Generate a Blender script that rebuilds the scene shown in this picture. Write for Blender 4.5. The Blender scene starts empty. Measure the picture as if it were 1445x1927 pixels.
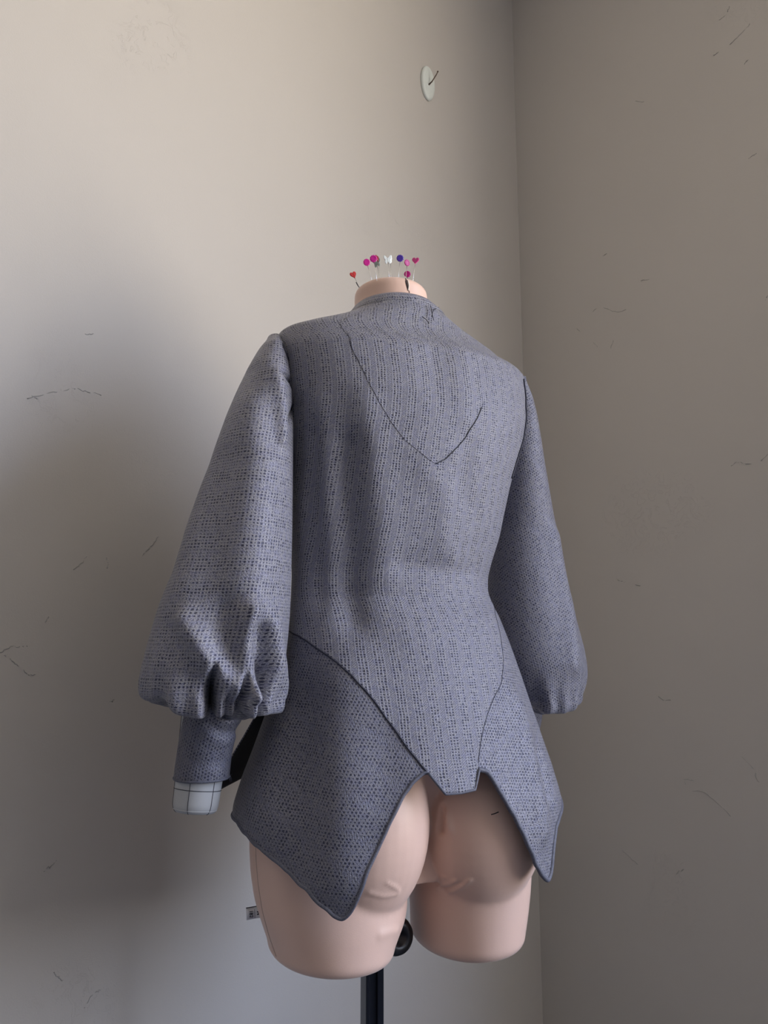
import bpy, bmesh, math, random
import numpy as np
from mathutils import Vector, Matrix, noise
random.seed(7); np.random.seed(7)

# ------------------------------------------------------------------ camera
W, H, F = 1445.0, 1927.0, 1448.0
PITCH = math.radians(9.3)
CAM = np.array([0.0, 0.0, 1.20])
scene = bpy.context.scene
cam_data = bpy.data.cameras.new('camera')
cam = bpy.data.objects.new('camera', cam_data)
scene.collection.objects.link(cam)
cam.location = CAM
cam.rotation_euler = (math.pi / 2 + PITCH, 0, 0)
cam_data.sensor_fit = 'VERTICAL'; cam_data.sensor_height = 32.0
cam_data.lens = F / H * 32.0
cam_data.clip_start = 0.02
scene.camera = cam

# ------------------------------------------------------------------ world (sky and sunlit ground seen through the window)
world = bpy.data.worlds.new('world'); scene.world = world; world.use_nodes = True
wn = world.node_tree.nodes; wl = world.node_tree.links
wn.clear()
wo = wn.new('ShaderNodeOutputWorld'); wb = wn.new('ShaderNodeBackground')
wt = wn.new('ShaderNodeTexCoord'); ws = wn.new('ShaderNodeSeparateXYZ'); wr = wn.new('ShaderNodeValToRGB')
wm = wn.new('ShaderNodeMath'); wm.operation = 'MULTIPLY_ADD'; wm.inputs[1].default_value = 0.5; wm.inputs[2].default_value = 0.5
wl.new(wt.outputs['Generated'], ws.inputs[0]); wl.new(ws.outputs['Z'], wm.inputs[0]); wl.new(wm.outputs[0], wr.inputs[0])
cr = wr.color_ramp
cr.elements[0].position = 0.0; cr.elements[0].color = (1.0, 0.90, 0.76, 1)
cr.elements[1].position = 1.0; cr.elements[1].color = (0.40, 0.52, 0.82, 1)
e = cr.elements.new(0.47); e.color = (1.0, 0.91, 0.79, 1)
e = cr.elements.new(0.52); e.color = (0.74, 0.80, 0.94, 1)
e = cr.elements.new(0.70); e.color = (0.52, 0.63, 0.90, 1)
wl.new(wr.outputs[0], wb.inputs['Color']); wb.inputs['Strength'].default_value = 16.0
wl.new(wb.outputs[0], wo.inputs['Surface'])

# ------------------------------------------------------------------ exposure
vs = scene.view_settings
scene.display_settings.display_device = 'sRGB'
vs.view_transform = 'Standard'; vs.look = 'None'; vs.gamma = 1.0; vs.use_curve_mapping = False
vs.exposure = -0.21
scene.cycles.max_bounces = 6; scene.cycles.diffuse_bounces = 4
scene.cycles.use_denoising = True
scene.cycles.sample_clamp_indirect = 6.0

# ------------------------------------------------------------------ room frame: corner, left wall direction e1, right wall direction e2
CORNER = np.array([0.371, 1.965])
E1 = np.array([-math.sqrt(.5), -math.sqrt(.5)]); E2 = np.array([math.sqrt(.5), -math.sqrt(.5)])
RA, RB, RH = 3.6, 3.5, 3.15       # room length along e1, e2, height
WIN_B0, WIN_B1, WIN_Z0, WIN_Z1 = 1.40, 3.40, 0.70, 2.75
def room(a, b, z): p = CORNER + a * E1 + b * E2; return (p[0], p[1], z)

# window daylight portal + sky light entering at the window
def portal(name, centre, inward, along, w, h):
    pl = bpy.data.lights.new(name, 'AREA'); pl.shape = 'RECTANGLE'; pl.size = w; pl.size_y = h
    po = bpy.data.objects.new(name, pl); scene.collection.objects.link(po); po.location = centre
    xa = Vector((*along, 0)); za = -Vector((*inward, 0)); ya = za.cross(xa)      # local -Z looks into the room
    po.rotation_euler = Matrix((xa, ya, za)).transposed().to_euler()
    pl.cycles.is_portal = True
portal('window_portal', room(-.06, (WIN_B0 + WIN_B1) / 2, (WIN_Z0 + WIN_Z1) / 2), E1, E2, WIN_B1 - WIN_B0, WIN_Z1 - WIN_Z0)

# ------------------------------------------------------------------ helpers
COL = scene.collection
def link(o, parent=None):
    COL.objects.link(o)
    if parent is not None: o.parent = parent
    return o
def tag(o, label=None, cat=None, group=None, kind=None):
    if label: o['label'] = label
    if cat: o['category'] = cat
    if group: o['group'] = group
    if kind: o['kind'] = kind
    return o
def mesh_obj(name, verts, faces, mat=None, parent=None, smooth=True, uvs=None):
    me = bpy.data.meshes.new(name)
    me.from_pydata([tuple(v) for v in verts], [], faces)
    if uvs is not None:
        uvl = me.uv_layers.new(name='UVMap')
        li = np.zeros(len(me.loops), dtype=np.int32); me.loops.foreach_get('vertex_index', li)
        uvl.data.foreach_set('uv', np.asarray(uvs, dtype=np.float32)[li].ravel())
    if smooth: me.polygons.foreach_set('use_smooth', [True] * len(me.polygons))
    me.validate(); me.update()
    o = bpy.data.objects.new(name, me)
    if mat: me.materials.append(mat)
    return link(o, parent)
def bm_obj(name, bm, mat, parent=None, smooth=False):
    me = bpy.data.meshes.new(name); bm.to_mesh(me); bm.free()
    if smooth: me.polygons.foreach_set('use_smooth', [True] * len(me.polygons))
    me.materials.append(mat)
    return link(bpy.data.objects.new(name, me), parent)
def add_box(bm, corners8):
    v = [bm.verts.new(c) for c in corners8]
    for f in ((0,1,2,3),(7,6,5,4),(0,4,5,1),(1,5,6,2),(2,6,7,3),(3,7,4,0)): bm.faces.new([v[i] for i in f])
def room_box(bm, a0, a1, b0, b1, z0, z1):
    add_box(bm, [room(a0,b0,z0), room(a1,b0,z0), room(a1,b1,z0), room(a0,b1,z0),
                 room(a0,b0,z1), room(a1,b0,z1), room(a1,b1,z1), room(a0,b1,z1)])
    bmesh.ops.recalc_face_normals(bm, faces=bm.faces)
def bevel_mod(o, w, seg=2):
    m = o.modifiers.new('bevel', 'BEVEL'); m.width = w; m.segments = seg; m.limit_method = 'ANGLE'; return o
def tube_geo(pts, r, n=6, closed=False):
    pts = np.asarray(pts, float); k = len(pts)
    rr = np.full(k, r) if np.isscalar(r) else np.asarray(r, float)
    V = []; Fc = []
    prev = None
    for i in range(k):
        if closed: t = pts[(i+1) % k] - pts[i-1]
        else: t = pts[min(i+1, k-1)] - pts[max(i-1, 0)]
        t = t / (np.linalg.norm(t) + 1e-12)
        if prev is None:
            a = np.array([0, 0, 1.0]) if abs(t[2]) < .9 else np.array([1.0, 0, 0])
            s = np.cross(t, a)
        else: s = prev - t * np.dot(prev, t)
        s /= (np.linalg.norm(s) + 1e-12); prev = s
        b = np.cross(t, s)
        for j in range(n):
            an = 2 * math.pi * j / n
            V.append(pts[i] + rr[i] * (math.cos(an) * s + math.sin(an) * b))
    m = k if closed else k - 1
    for i in range(m):
        for j in range(n):
            i2 = (i + 1) % k
            Fc.append((i*n+j, i*n+(j+1) % n, i2*n+(j+1) % n, i2*n+j))
    if not closed:
        Fc.append(tuple(range(n))[::-1]); Fc.append(tuple((k-1)*n + j for j in range(n)))
    return V, Fc
def tube(name, pts, r, mat, parent=None, n=6, closed=False):
    V, Fc = tube_geo(pts, r, n, closed)
    return mesh_obj(name, V, Fc, mat, parent)
def tubes(name, lists, r, mat, parent=None, n=5):
    V = []; Fc = []
    for pts in lists:
        v, f = tube_geo(pts, r, n); o = len(V); V += v; Fc += [tuple(i + o for i in q) for q in f]
    return mesh_obj(name, V, Fc, mat, parent)
def lathe(name, prof, mat, parent=None, n=32, M=None, smooth=True):
    V = []; Fc = []
    for (r, z) in prof:
        for j in range(n):
            an = 2*math.pi*j/n; p = Vector((r*math.cos(an), r*math.sin(an), z))
            V.append(tuple(M @ p) if M else tuple(p))
    for i in range(len(prof)-1):
        for j in range(n): Fc.append((i*n+j, i*n+(j+1) % n, (i+1)*n+(j+1) % n, (i+1)*n+j))
    Fc.append(tuple(range(n))[::-1]); Fc.append(tuple((len(prof)-1)*n+j for j in range(n)))
    return mesh_obj(name, V, Fc, mat, parent, smooth)
def resample(pts, n):
    pts = np.asarray(pts, float)
    d = np.r_[0, np.cumsum(np.linalg.norm(np.diff(pts, axis=0), axis=1))]
    s = np.linspace(0, d[-1], n)
    return np.stack([np.interp(s, d, pts[:, k]) for k in range(pts.shape[1])], 1)
def smooth_poly(pts, n, it=2):
    p = resample(pts, n)
    for _ in range(it):
        q = p.copy(); q[1:-1] = (p[:-2] + 2*p[1:-1] + p[2:]) / 4; p = q
    return p

CP, SP = math.cos(PITCH), math.sin(PITCH)
def proj(P):
    P = np.asarray(P, float); r = P - CAM
    D = r[..., 1]*CP + r[..., 2]*SP; up = -r[..., 1]*SP + r[..., 2]*CP
    return W/2 + F*r[..., 0]/D, H/2 - F*up/D
def at(px, py, Y):
    """point on the ray of a measured direction at horizontal distance Y"""
    x = (px - W/2)/F; u = (H/2 - py)/F
    d = np.array([x, CP - u*SP, SP + u*CP])
    return CAM + d*(Y/d[1])
def zrow(py, Y=1.05): return at(W/2, py, Y)[2]

# ------------------------------------------------------------------ materials
class NT:
    def __init__(s, name):
        s.m = bpy.data.materials.new(name); s.m.use_nodes = True
        s.t = s.m.node_tree; s.n = s.t.nodes; s.l = s.t.links
        s.b = s.n['Principled BSDF']
    def new(s, typ, **kw):
        n = s.n.new(typ)
        for k, v in kw.items(): setattr(n, k, v)
        return n
    def put(s, sock, v):
        if isinstance(v, (int, float)): sock.default_value = v
        elif isinstance(v, tuple): sock.default_value = v if len(v) == 4 or sock.type == 'VECTOR' else (*v, 1)
        else: s.l.new(v, sock)
    def math(s, op, a, b=0.0, c=0.0, clamp=False):
        n = s.n.new('ShaderNodeMath'); n.operation = op; n.use_clamp = clamp
        s.put(n.inputs[0], a); s.put(n.inputs[1], b); s.put(n.inputs[2], c); return n.outputs[0]
    def ss(s, x, lo, hi, a=0.0, b=1.0):
        n = s.n.new('ShaderNodeMapRange'); n.interpolation_type = 'SMOOTHSTEP'
        s.put(n.inputs['Value'], x); s.put(n.inputs['From Min'], lo); s.put(n.inputs['From Max'], hi)
        s.put(n.inputs['To Min'], a); s.put(n.inputs['To Max'], b); return n.outputs[0]
    def mix(s, f, a, b):
        n = s.n.new('ShaderNodeMix'); n.data_type = 'RGBA'
        s.put(n.inputs[0], f); s.put(n.inputs[6], a); s.put(n.inputs[7], b); return n.outputs[2]
    def noise(s, vec, scale, detail=2.0, rough=.5, col=False, dist=0.0):
        n = s.n.new('ShaderNodeTexNoise'); s.put(n.inputs['Scale'], scale); n.inputs['Detail'].default_value = detail
        n.inputs['Roughness'].default_value = rough; n.inputs['Distortion'].default_value = dist
        if vec is not None: s.l.new(vec, n.inputs['Vector'])
        return n.outputs['Color' if col else 'Fac']
    def bump(s, h, strength, dist):
        n = s.n.new('ShaderNodeBump'); n.inputs['Strength'].default_value = strength; n.inputs['Distance'].default_value = dist
        s.l.new(h, n.inputs['Height']); s.l.new(n.outputs[0], s.b.inputs['Normal']); return n

def simple(name, col, rough=.5, metal=0.0, spec=.5, noise_amt=0.0, nscale=40.0, sheen=0.0):
    m = NT(name); b = m.b
    b.inputs['Roughness'].default_value = rough; b.inputs['Metallic'].default_value = metal
    b.inputs['Specular IOR Level'].default_value = spec
    if sheen: b.inputs['Sheen Weight'].default_value = sheen
    tc = m.new('ShaderNodeTexCoord')
    nz = m.noise(tc.outputs['Object'], nscale, 3.0)
    k = noise_amt
    m.put(b.inputs['Base Color'], m.mix(nz, tuple(c*(1-k) for c in col), tuple(min(1, c*(1+k)) for c in col)))
    return m.m

def wall_mat(name='plaster', col=(.54, .505, .465)):
    m = NT(name); b = m.b; b.inputs['Roughness'].default_value = .62; b.inputs['Specular IOR Level'].default_value = .35
    tc = m.new('ShaderNodeTexCoord'); v = tc.outputs['Object']
    big = m.noise(v, 1.3, 3.0)
    m.put(b.inputs['Base Color'], m.mix(m.ss(big, .3, .7), tuple(c*.975 for c in col), tuple(c*1.02 for c in col)))
    # trowelled skim coat: broad undulation, fine roller stipple, patches of torn trowel edges
    und = m.noise(v, 5.0, 2.0)
    sti = m.noise(v, 420.0, 1.5)
    patch = m.ss(m.noise(v, 3.1, 1.0), .57, .68)
    tear = m.noise(v, 34.0, 4.0, .65, dist=1.6)
    edge = m.ss(m.math('ABSOLUTE', m.math('SUBTRACT', tear, .56)), 0.0, .018, 1.0, 0.0)
    h = m.math('MULTIPLY', und, 1.2)
    h = m.math('MULTIPLY_ADD', sti, .035, h)
    h = m.math('MULTIPLY_ADD', m.math('MULTIPLY', edge, patch), .07, h)
    m.bump(h, .8, .004)
    return m.m

def knit_mat(name, mode, rot=0.0, bright=1.0, gain=0.0):
    """open melange knit; UV is metres on the cloth. mode 'rib': columns of eyelets between twill stripes, 'mesh': staggered eyelets"""
    m = NT(name); b = m.b
    uv = m.new('ShaderNodeUVMap'); uv.uv_map = 'UVMap'
    mp = m.new('ShaderNodeMapping'); m.l.new(uv.outputs[0], mp.inputs[0]); mp.inputs['Rotation'].default_value = (0, 0, rot)
    mp.inputs['Scale'].default_value = (1000, 1000, 1000)
    wob = m.noise(mp.outputs[0], .05, 2.0, col=True)
    wn_ = m.new('ShaderNodeVectorMath', operation='MULTIPLY_ADD'); m.l.new(wob, wn_.inputs[0])
    wn_.inputs[1].default_value = (3.0, 3.0, 0); m.l.new(mp.outputs[0], wn_.inputs[2])
    wob2 = m.noise(mp.outputs[0], .55, 1.0, col=True)
    wn2 = m.new('ShaderNodeVectorMath', operation='MULTIPLY_ADD'); m.l.new(wob2, wn2.inputs[0])
    wn2.inputs[1].default_value = (1.1, 1.1, 0); m.l.new(wn_.outputs[0], wn2.inputs[2])
    sp = m.new('ShaderNodeSeparateXYZ'); m.l.new(wn2.outputs[0], sp.inputs[0])
    U, V = sp.outputs['X'], sp.outputs['Y']
    if mode == 'rib': pu, pv = 3.9, 3.1
    elif mode == 'cross': pu, pv = 4.2, 3.8
    else: pu, pv = 3.7, 3.8
    s = m.math('DIVIDE', U, pu); t = m.math('DIVIDE', V, pv)
    fs = m.math('FLOOR', s); 
    if mode == 'mesh': t = m.math('MULTIPLY_ADD', m.math('MODULO', fs, 2.0), .5, t)
    ft = m.math('FLOOR', t)
    cs = m.math('SINE', m.math('MULTIPLY', m.math('FRACT', s), math.pi))
    ct = m.math('SINE', m.math('MULTIPLY', m.math('FRACT', t), math.pi))
    cell = m.math('MULTIPLY', cs, ct)
    cv = m.new('ShaderNodeCombineXYZ'); m.l.new(fs, cv.inputs[0]); m.l.new(ft, cv.inputs[1])
    wh = m.new('ShaderNodeTexWhiteNoise'); wh.noise_dimensions = '2D'; m.l.new(cv.outputs[0], wh.inputs['Vector'])
    rnd = wh.outputs['Value']
    lo = m.math('MULTIPLY_ADD', rnd, .42, .34)
    hole = m.ss(cell, lo, m.math('ADD', lo, .36))
    # stripe groups
    if mode == 'rib':
        g = m.math('FRACT', m.math('DIVIDE', U, pu*5)); tw = m.math('MULTIPLY', m.ss(g, .60, .64), m.ss(g, .97, 1.0, 1.0, 0.0))
    elif mode == 'cross':
        g = m.math('FRACT', m.math('DIVIDE', V, pv*7)); tw = m.math('MULTIPLY', m.math('MULTIPLY', m.ss(g, .57, .60), m.ss(g, .97, 1.0, 1.0, 0.0)), .5)
    else:
        g = m.math('FRACT', m.math('DIVIDE', V, pv*9)); tw = m.math('MULTIPLY', m.math('MULTIPLY', m.ss(g, .70, .74), m.ss(g, .97, 1.0, 1.0, 0.0)), .55)
    hole = m.math('MULTIPLY', hole, m.math('MULTIPLY_ADD', tw, -.78, 1.0))
    # twill lines in the stripes
    tl = m.math('SINE', m.math('MULTIPLY', m.math('ADD', U, m.math('MULTIPLY', V, -1.3 if mode == 'rib' else .8)), 2*math.pi/3.2))
    tl = m.math('MULTIPLY', m.ss(tl, -1.0, 1.0), tw)
    # rib gutters between columns
    if mode == 'cross': gut = m.ss(ct, .0, .35, 1.0, 0.0)
    elif mode == 'rib': gut = m.ss(cs, .0, .42, 1.0, 0.0)
    else: gut = m.ss(cs, .0, .2, .5, 0.0)
    gut = m.math('MULTIPLY', gut, m.math('SUBTRACT', 1.0, tw))
    fib = m.noise(wn2.outputs[0], 1.1, 2.0, .7)
    fibf = m.ss(fib, .32, .68)
    hue = m.noise(mp.outputs[0], .16, 3.0, .6)
    light = m.mix(m.ss(hue, .42, .62), (.285, .275, .265, 1), (.195, .195, .275, 1))
    light = m.mix(fibf, m.mix(.85, light, (.05, .05, .09, 1)), m.mix(.35, light, (.60, .60, .63, 1)))
    light = m.mix(m.math('MULTIPLY', gut, .30), light, (.42, .42, .44, 1))
    light = m.mix(m.math('MULTIPLY', tl, .45), light, (.13, .135, .20, 1))
    slub = m.ss(m.noise(wn2.outputs[0], .42, 1.0), .60, .70)
    dark = m.mix(rnd, (.012, .013, .035, 1), (.028, .03, .075, 1))
    c = m.mix(m.math('MULTIPLY', hole, .93), light, dark)
    c = m.mix(m.math('MULTIPLY', slub, .45), c, (.05, .052, .11, 1))
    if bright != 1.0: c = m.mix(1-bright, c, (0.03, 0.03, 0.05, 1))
    m.put(b.inputs['Base Color'], c)
    b.inputs['Roughness'].default_value = .40
    b.inputs['Specular IOR Level'].default_value = .6
    m.put(b.inputs['Specular Tint'], (.80, .82, 1.0, 1))
    b.inputs['Sheen Weight'].default_value = .12; b.inputs['Sheen Roughness'].default_value = .4
    h = m.math('SUBTRACT', m.math('MULTIPLY', fib, .5), hole)
    h = m.math('MULTIPLY_ADD', gut, .35, h); h = m.math('MULTIPLY_ADD', tl, -.35, h)
    m.bump(h, .8, .0010)
    return m.m

M_WALL = wall_mat()
M_DARKWALL = simple('far_wall_paint', (.20, .205, .22), .8, noise_amt=.04)
M_CEIL = simple('ceiling_paint', (.80, .79, .77), .8, noise_amt=.02)
M_FLOOR = simple('floor_boards', (.085, .088, .10), .45, noise_amt=.25, nscale=8)
M_TRIM = simple('trim_paint', (.75, .74, .71), .4, noise_amt=.02)
M_RIB = knit_mat('knit_rib', 'rib')
M_YOKE = knit_mat('knit_yoke', 'rib', .02)
M_SLEEVE = knit_mat('knit_cross', 'cross')
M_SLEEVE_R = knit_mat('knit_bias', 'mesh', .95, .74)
M_PEP_L = knit_mat('knit_mesh_shaded', 'mesh', .55, .64)  # open bias knit, darkened further to paint in the left peplum's weaker light
M_PEP_R = knit_mat('knit_mesh_right', 'mesh', -.35, .86)  # same knit darkened less, shading of the right peplum put into the colour
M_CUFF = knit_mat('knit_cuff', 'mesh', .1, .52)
M_SEAM = simple('seam_thread', (.022, .022, .04), .7, noise_amt=.3)
M_HEM = simple('knit_hem', (.10, .103, .135), .6, noise_amt=.85, nscale=700)
M_INNER_SHADE = simple('inner_shade_black', (.010, .010, .014), .8, noise_amt=.2, nscale=200)  # black inside faces: the shade within the peplum painted as colour
M_THREAD = simple('basting_thread', (.01, .01, .02), .6, noise_amt=.1)

# ------------------------------------------------------------------ room shell
def struct(name, bm, mat): return tag(bm_obj(name, bm, mat), kind='structure')
T = .12
bm = bmesh.new(); room_box(bm, 0, RA, -T, 0, 0, RH); wl_o = struct('wall_left', bm, M_WALL)
bm = bmesh.new()
room_box(bm, -T, 0, -T, WIN_B0, 0, RH); room_box(bm, -T, 0, WIN_B1, RB+T, 0, RH)
room_box(bm, -T, 0, WIN_B0, WIN_B1, 0, WIN_Z0); room_box(bm, -T, 0, WIN_B0, WIN_B1, WIN_Z1, RH)
wr_o = struct('wall_right', bm, M_WALL)
bm = bmesh.new(); room_box(bm, RA, RA+T, -T, RB+T, 0, RH); struct('wall_back', bm, M_DARKWALL)
bm = bmesh.new(); room_box(bm, 0, RA, RB, RB+T, 0, RH); struct('wall_near', bm, M_DARKWALL)
bm = bmesh.new(); room_box(bm, -T, RA+T, -T, RB+T, -.1, 0); struct('floor', bm, M_FLOOR)
bm = bmesh.new(); room_box(bm, -T, RA+T, -T, RB+T, RH, RH+.1); struct('ceiling', bm, M_CEIL)
bm = bmesh.new()
for (b0, b1, z0, z1) in ((WIN_B0, WIN_B0+.05, WIN_Z0, WIN_Z1), (WIN_B1-.05, WIN_B1, WIN_Z0, WIN_Z1), (WIN_B0, WIN_B1, WIN_Z0, WIN_Z0+.05),
                         (WIN_B0, WIN_B1, WIN_Z1-.05, WIN_Z1), ((WIN_B0+WIN_B1)/2-.02, (WIN_B0+WIN_B1)/2+.02, WIN_Z0, WIN_Z1)):
    room_box(bm, -.09, -.03, b0, b1, z0, z1)
struct('window_1', bm, M_TRIM)

bm = bmesh.new(); room_box(bm, .0, .014, 0.014, RB, 0, .09); struct('baseboard_right', bm, M_TRIM)
bm = bmesh.new(); room_box(bm, 0, RA, .0, .014, 0, .09); struct('baseboard_left', bm, M_TRIM)

# a few of the trowel ridges in the skim coat that can be told apart
def on_left(px, py):
    d = at(px, py, 1.0) - CAM; n = np.array([E2[0], E2[1], 0]); c3 = np.array([*CORNER, 0])
    t = np.dot(c3 - CAM, n)/np.dot(d, n); return CAM + d*t
def on_right(px, py):
    d = at(px, py, 1.0) - CAM; n = np.array([E1[0], E1[1], 0]); c3 = np.array([*CORNER, 0])
    t = np.dot(c3 - CAM, n)/np.dot(d, n); return CAM + d*t
LM = [[(50,750),(85,742),(105,738),(120,734),(140,731)], [(140,731),(160,736),(190,743)], [(138,1072),(155,1058),(163,1048)],
      [(200,1050),(205,1062),(200,1070)], [(268,1046),(285,1025),(297,1010)], [(85,1172),(92,1160)], [(0,1228),(20,1216),(52,1215)],
      [(45,1262),(55,1270),(68,1268)], [(82,1640),(108,1618)], [(158,1898),(172,1874),(190,1860)], [(205,1322),(214,1316)],
      [(60,745),(72,751)], [(8,1232),(38,1256)], [(160,628),(175,629)], [(100,1830),(118,1846)]]
RM = [[(1353,38),(1366,28),(1373,12)], [(1373,84),(1392,66),(1411,46)], [(1343,104),(1352,98)], [(1408,298),(1424,288)], [(1196,190),(1212,192)],
      [(1115,587),(1128,576),(1148,584),(1165,588),(1178,583)], [(1205,528),(1222,526)], [(1085,618),(1092,625)], [(1116,645),(1125,653)],
      [(1149,655),(1155,640)], [(1376,876),(1386,868),(1402,872),(1414,873)], [(1430,868),(1445,854)], [(1135,482),(1142,476)],
      [(1286,1465),(1290,1478),(1292,1489),(1308,1491),(1318,1484),(1330,1492),(1352,1514),(1375,1535)], [(1287,1466),(1305,1469)],
      [(1395,1424),(1420,1448),(1425,1470),(1440,1480)], [(1272,1645),(1278,1639)], [(1238,1310),(1250,1318),(1262,1316)], [(1280,1640),(1287,1635)],
      [(1160,1090),(1175,1096)], [(1195,1100),(1205,1102)], [(1400,120),(1408,112)], [(1440,565),(1444,556)], [(1170,1600),(1200,1626)]]
M_RIDGE_SHADE = simple('plaster_ridge_shade', (.40, .38, .355), .7, noise_amt=.03)  # darker than the wall: the ridges' thin shadow lines put into the colour
tg = tubes('trowel_marks', [smooth_poly([on_left(*p) for p in l], 14) + np.random.normal(0, .0008, (14, 3))*[1, 0, 1] - .0002*np.array([E2[0], E2[1], 0]) for l in LM], .0008, M_RIDGE_SHADE)
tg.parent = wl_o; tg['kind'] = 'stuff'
tg = tubes('trowel_marks', [smooth_poly([on_right(*p) for p in l], 14) + np.random.normal(0, .0008, (14, 3))*[1, 0, 1] - .0002*np.array([E1[0], E1[1], 0]) for l in RM], .0009, M_RIDGE_SHADE)
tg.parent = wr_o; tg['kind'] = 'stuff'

# ------------------------------------------------------------------ ring solver (cross sections whose width follows measured outlines)
TH = math.radians(23.0)
UX = np.array([math.cos(TH), math.sin(TH), 0.0]); NX = np.array([math.sin(TH), -math.cos(TH), 0.0])   # lateral, back direction
def spow(x, p): return np.sign(x)*np.abs(x)**p
PH = np.linspace(-math.pi, math.pi, 181)
def ring_pts(phi, c, a, bb, bf, p):
    s = spow(np.sin(phi), p); k = spow(np.cos(phi), p)
    b = np.where(k > 0, bb, bf)
    return np.asarray(c) + np.multiply.outer(a*s, UX) + np.multiply.outer(b*k, NX)
def outline(tab):
    t = np.array(tab, float); i = np.argsort(t[:, 1]); t = t[i]
    return lambda y: np.interp(y, t[:, 1], t[:, 0])
class Loft:
    def __init__(s, zs, xl, xr, Yc, bb, bf, p, a0=.12):
        s.zs = np.array(sorted(zs)); n = len(s.zs)
        s.cx = np.zeros(n); s.a = np.zeros(n); s.Y = np.zeros(n); s.bb = np.zeros(n); s.bf = np.zeros(n); s.p = np.zeros(n)
        x, a = 0.02, a0
        for i, z in enumerate(s.zs):
            Y, b1, b2, pp = Yc(z), bb(z), bf(z), p(z)
            for it in range(40):
                P = ring_pts(PH, (x, Y, z), a, b1, b2, pp); px, py = proj(P)
                l, r = np.argmin(px), np.argmax(px)
                el = xl(py[l]) - px[l]; er = xr(py[r]) - px[r]
                x += .6*(el+er)/2*Y/F; a = max(.008, a + .6*(er-el)/2*Y/F/math.cos(TH))
            s.cx[i], s.a[i], s.Y[i], s.bb[i], s.bf[i], s.p[i] = x, a, Y, b1, b2, pp
        k = np.array([1, 2, 3, 2, 1.])/9
        for arr in (s.cx, s.a):
            q = np.pad(arr, 2, mode='edge'); arr[:] = np.convolve(q, k, 'valid')
        s.disp = []
    def base(s, phi, z):
        g = lambda arr: np.interp(z, s.zs, arr)
        a, bb, bf, p = g(s.a), g(s.bb), g(s.bf), g(s.p)
        sn, cs = spow(np.sin(phi), p), spow(np.cos(phi), p)
        b = np.where(cs > 0, bb, bf)
        C = np.stack([g(s.cx), g(s.Y), z*np.ones_like(g(s.cx))], -1)
        return C + (a*sn)[..., None]*UX + (b*cs)[..., None]*NX
    def S(s, phi, z, off=0.0):
        phi = np.asarray(phi, float); z = np.asarray(z, float)
        phi, z = np.broadcast_arrays(phi, z)
        P = s.base(phi, z)
        d = off + 0*phi
        for f in s.disp: d = d + f(phi, z)
        N = np.sin(phi)[..., None]*UX + np.cos(phi)[..., None]*NX
        return P + N*d[..., None]
    def build_inv(s, z0, z1, ph0=-2.05, ph1=1.25):
        ph = np.linspace(ph0, ph1, 260); zz = np.linspace(z0, z1, 420)
        s.gp, s.gz = np.meshgrid(ph, zz); P = s.S(s.gp, s.gz); s.gx, s.gy = proj(P)
    def inv(s, px, py):
        d = (s.gx-px)**2 + (s.gy-py)**2; i = np.unravel_index(np.argmin(d), d.shape)
        return s.gp[i], s.gz[i]
    def invs(s, pts): return np.array([s.inv(*q) for q in pts])
    def arc(s, phi, z):
        """arc length from the back centre, for cloth UVs"""
        t = np.linspace(0, 1, 14)[:, None, None]*np.asarray(phi)[None]
        P = s.base(t, np.broadcast_to(z, t.shape)); d = np.linalg.norm(np.diff(P, axis=0), axis=-1).sum(0)
        return d*np.sign(phi)
def ridge(L, pts, w, h, wz=None):
    """soft fold along a measured line, on loft L"""
    q = smooth_poly(L.invs(pts), 24, 2)
    def f(phi, z, q=q, w=w, h=h):
        a = np.interp(z, L.zs, L.a)
        best = np.full(np.shape(phi), 1e9)
        for k in range(len(q)-1):
            A, B = q[k], q[k+1]
            ax, az = (phi-A[0])*a, z-A[1]; bx, bz = (B[0]-A[0])*a, B[1]-A[1]
            t = np.clip((ax*bx+az*bz)/(bx*bx+bz*bz+1e-12), 0, 1)
            best = np.minimum(best, (ax-t*bx)**2+(az-t*bz)**2)
        return h*np.exp(-best/(2*w*w))
    L.disp.append(f)
def grid_mesh(name, Pg, UV, mat, parent=None, solid=.0016, inner_shade=False):
    """Pg: rows x cols x 3"""
    r, c = Pg.shape[:2]; V = Pg.reshape(-1, 3)
    Fc = []
    for i in range(r-1):
        b = i*c
        Fc += [(b+c+j, b+c+j+1, b+j+1, b+j) for j in range(c-1)]
    o = mesh_obj(name, V, Fc, mat, parent, True, UV.reshape(-1, 2))
    if solid:
        m = o.modifiers.new('solid', 'SOLIDIFY'); m.thickness = solid; m.offset = -1; m.material_offset = 1 if inner_shade else 0
        if inner_shade: o.data.materials.append(M_INNER_SHADE)
    return o
def panel(name, L, phis, ztop, zbot, rows, mat, parent, off=0.0, power=1.0, solid=.0016, extra=None):
    phis = np.asarray(phis); v = np.linspace(0, 1, rows)**power
    PHg = np.broadcast_to(phis, (rows, len(phis)))
    Zg = ztop[None, :]*(1-v[:, None]) + zbot[None, :]*v[:, None]
    offg = off + (extra(PHg, Zg, v[:, None]) if extra else 0*Zg)
    P = L.S(PHg, Zg, offg)
    UV = np.stack([L.arc(PHg, Zg), Zg], -1)
    return grid_mesh(name, P, UV, mat, parent, solid, 'peplum' in name)

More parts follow.
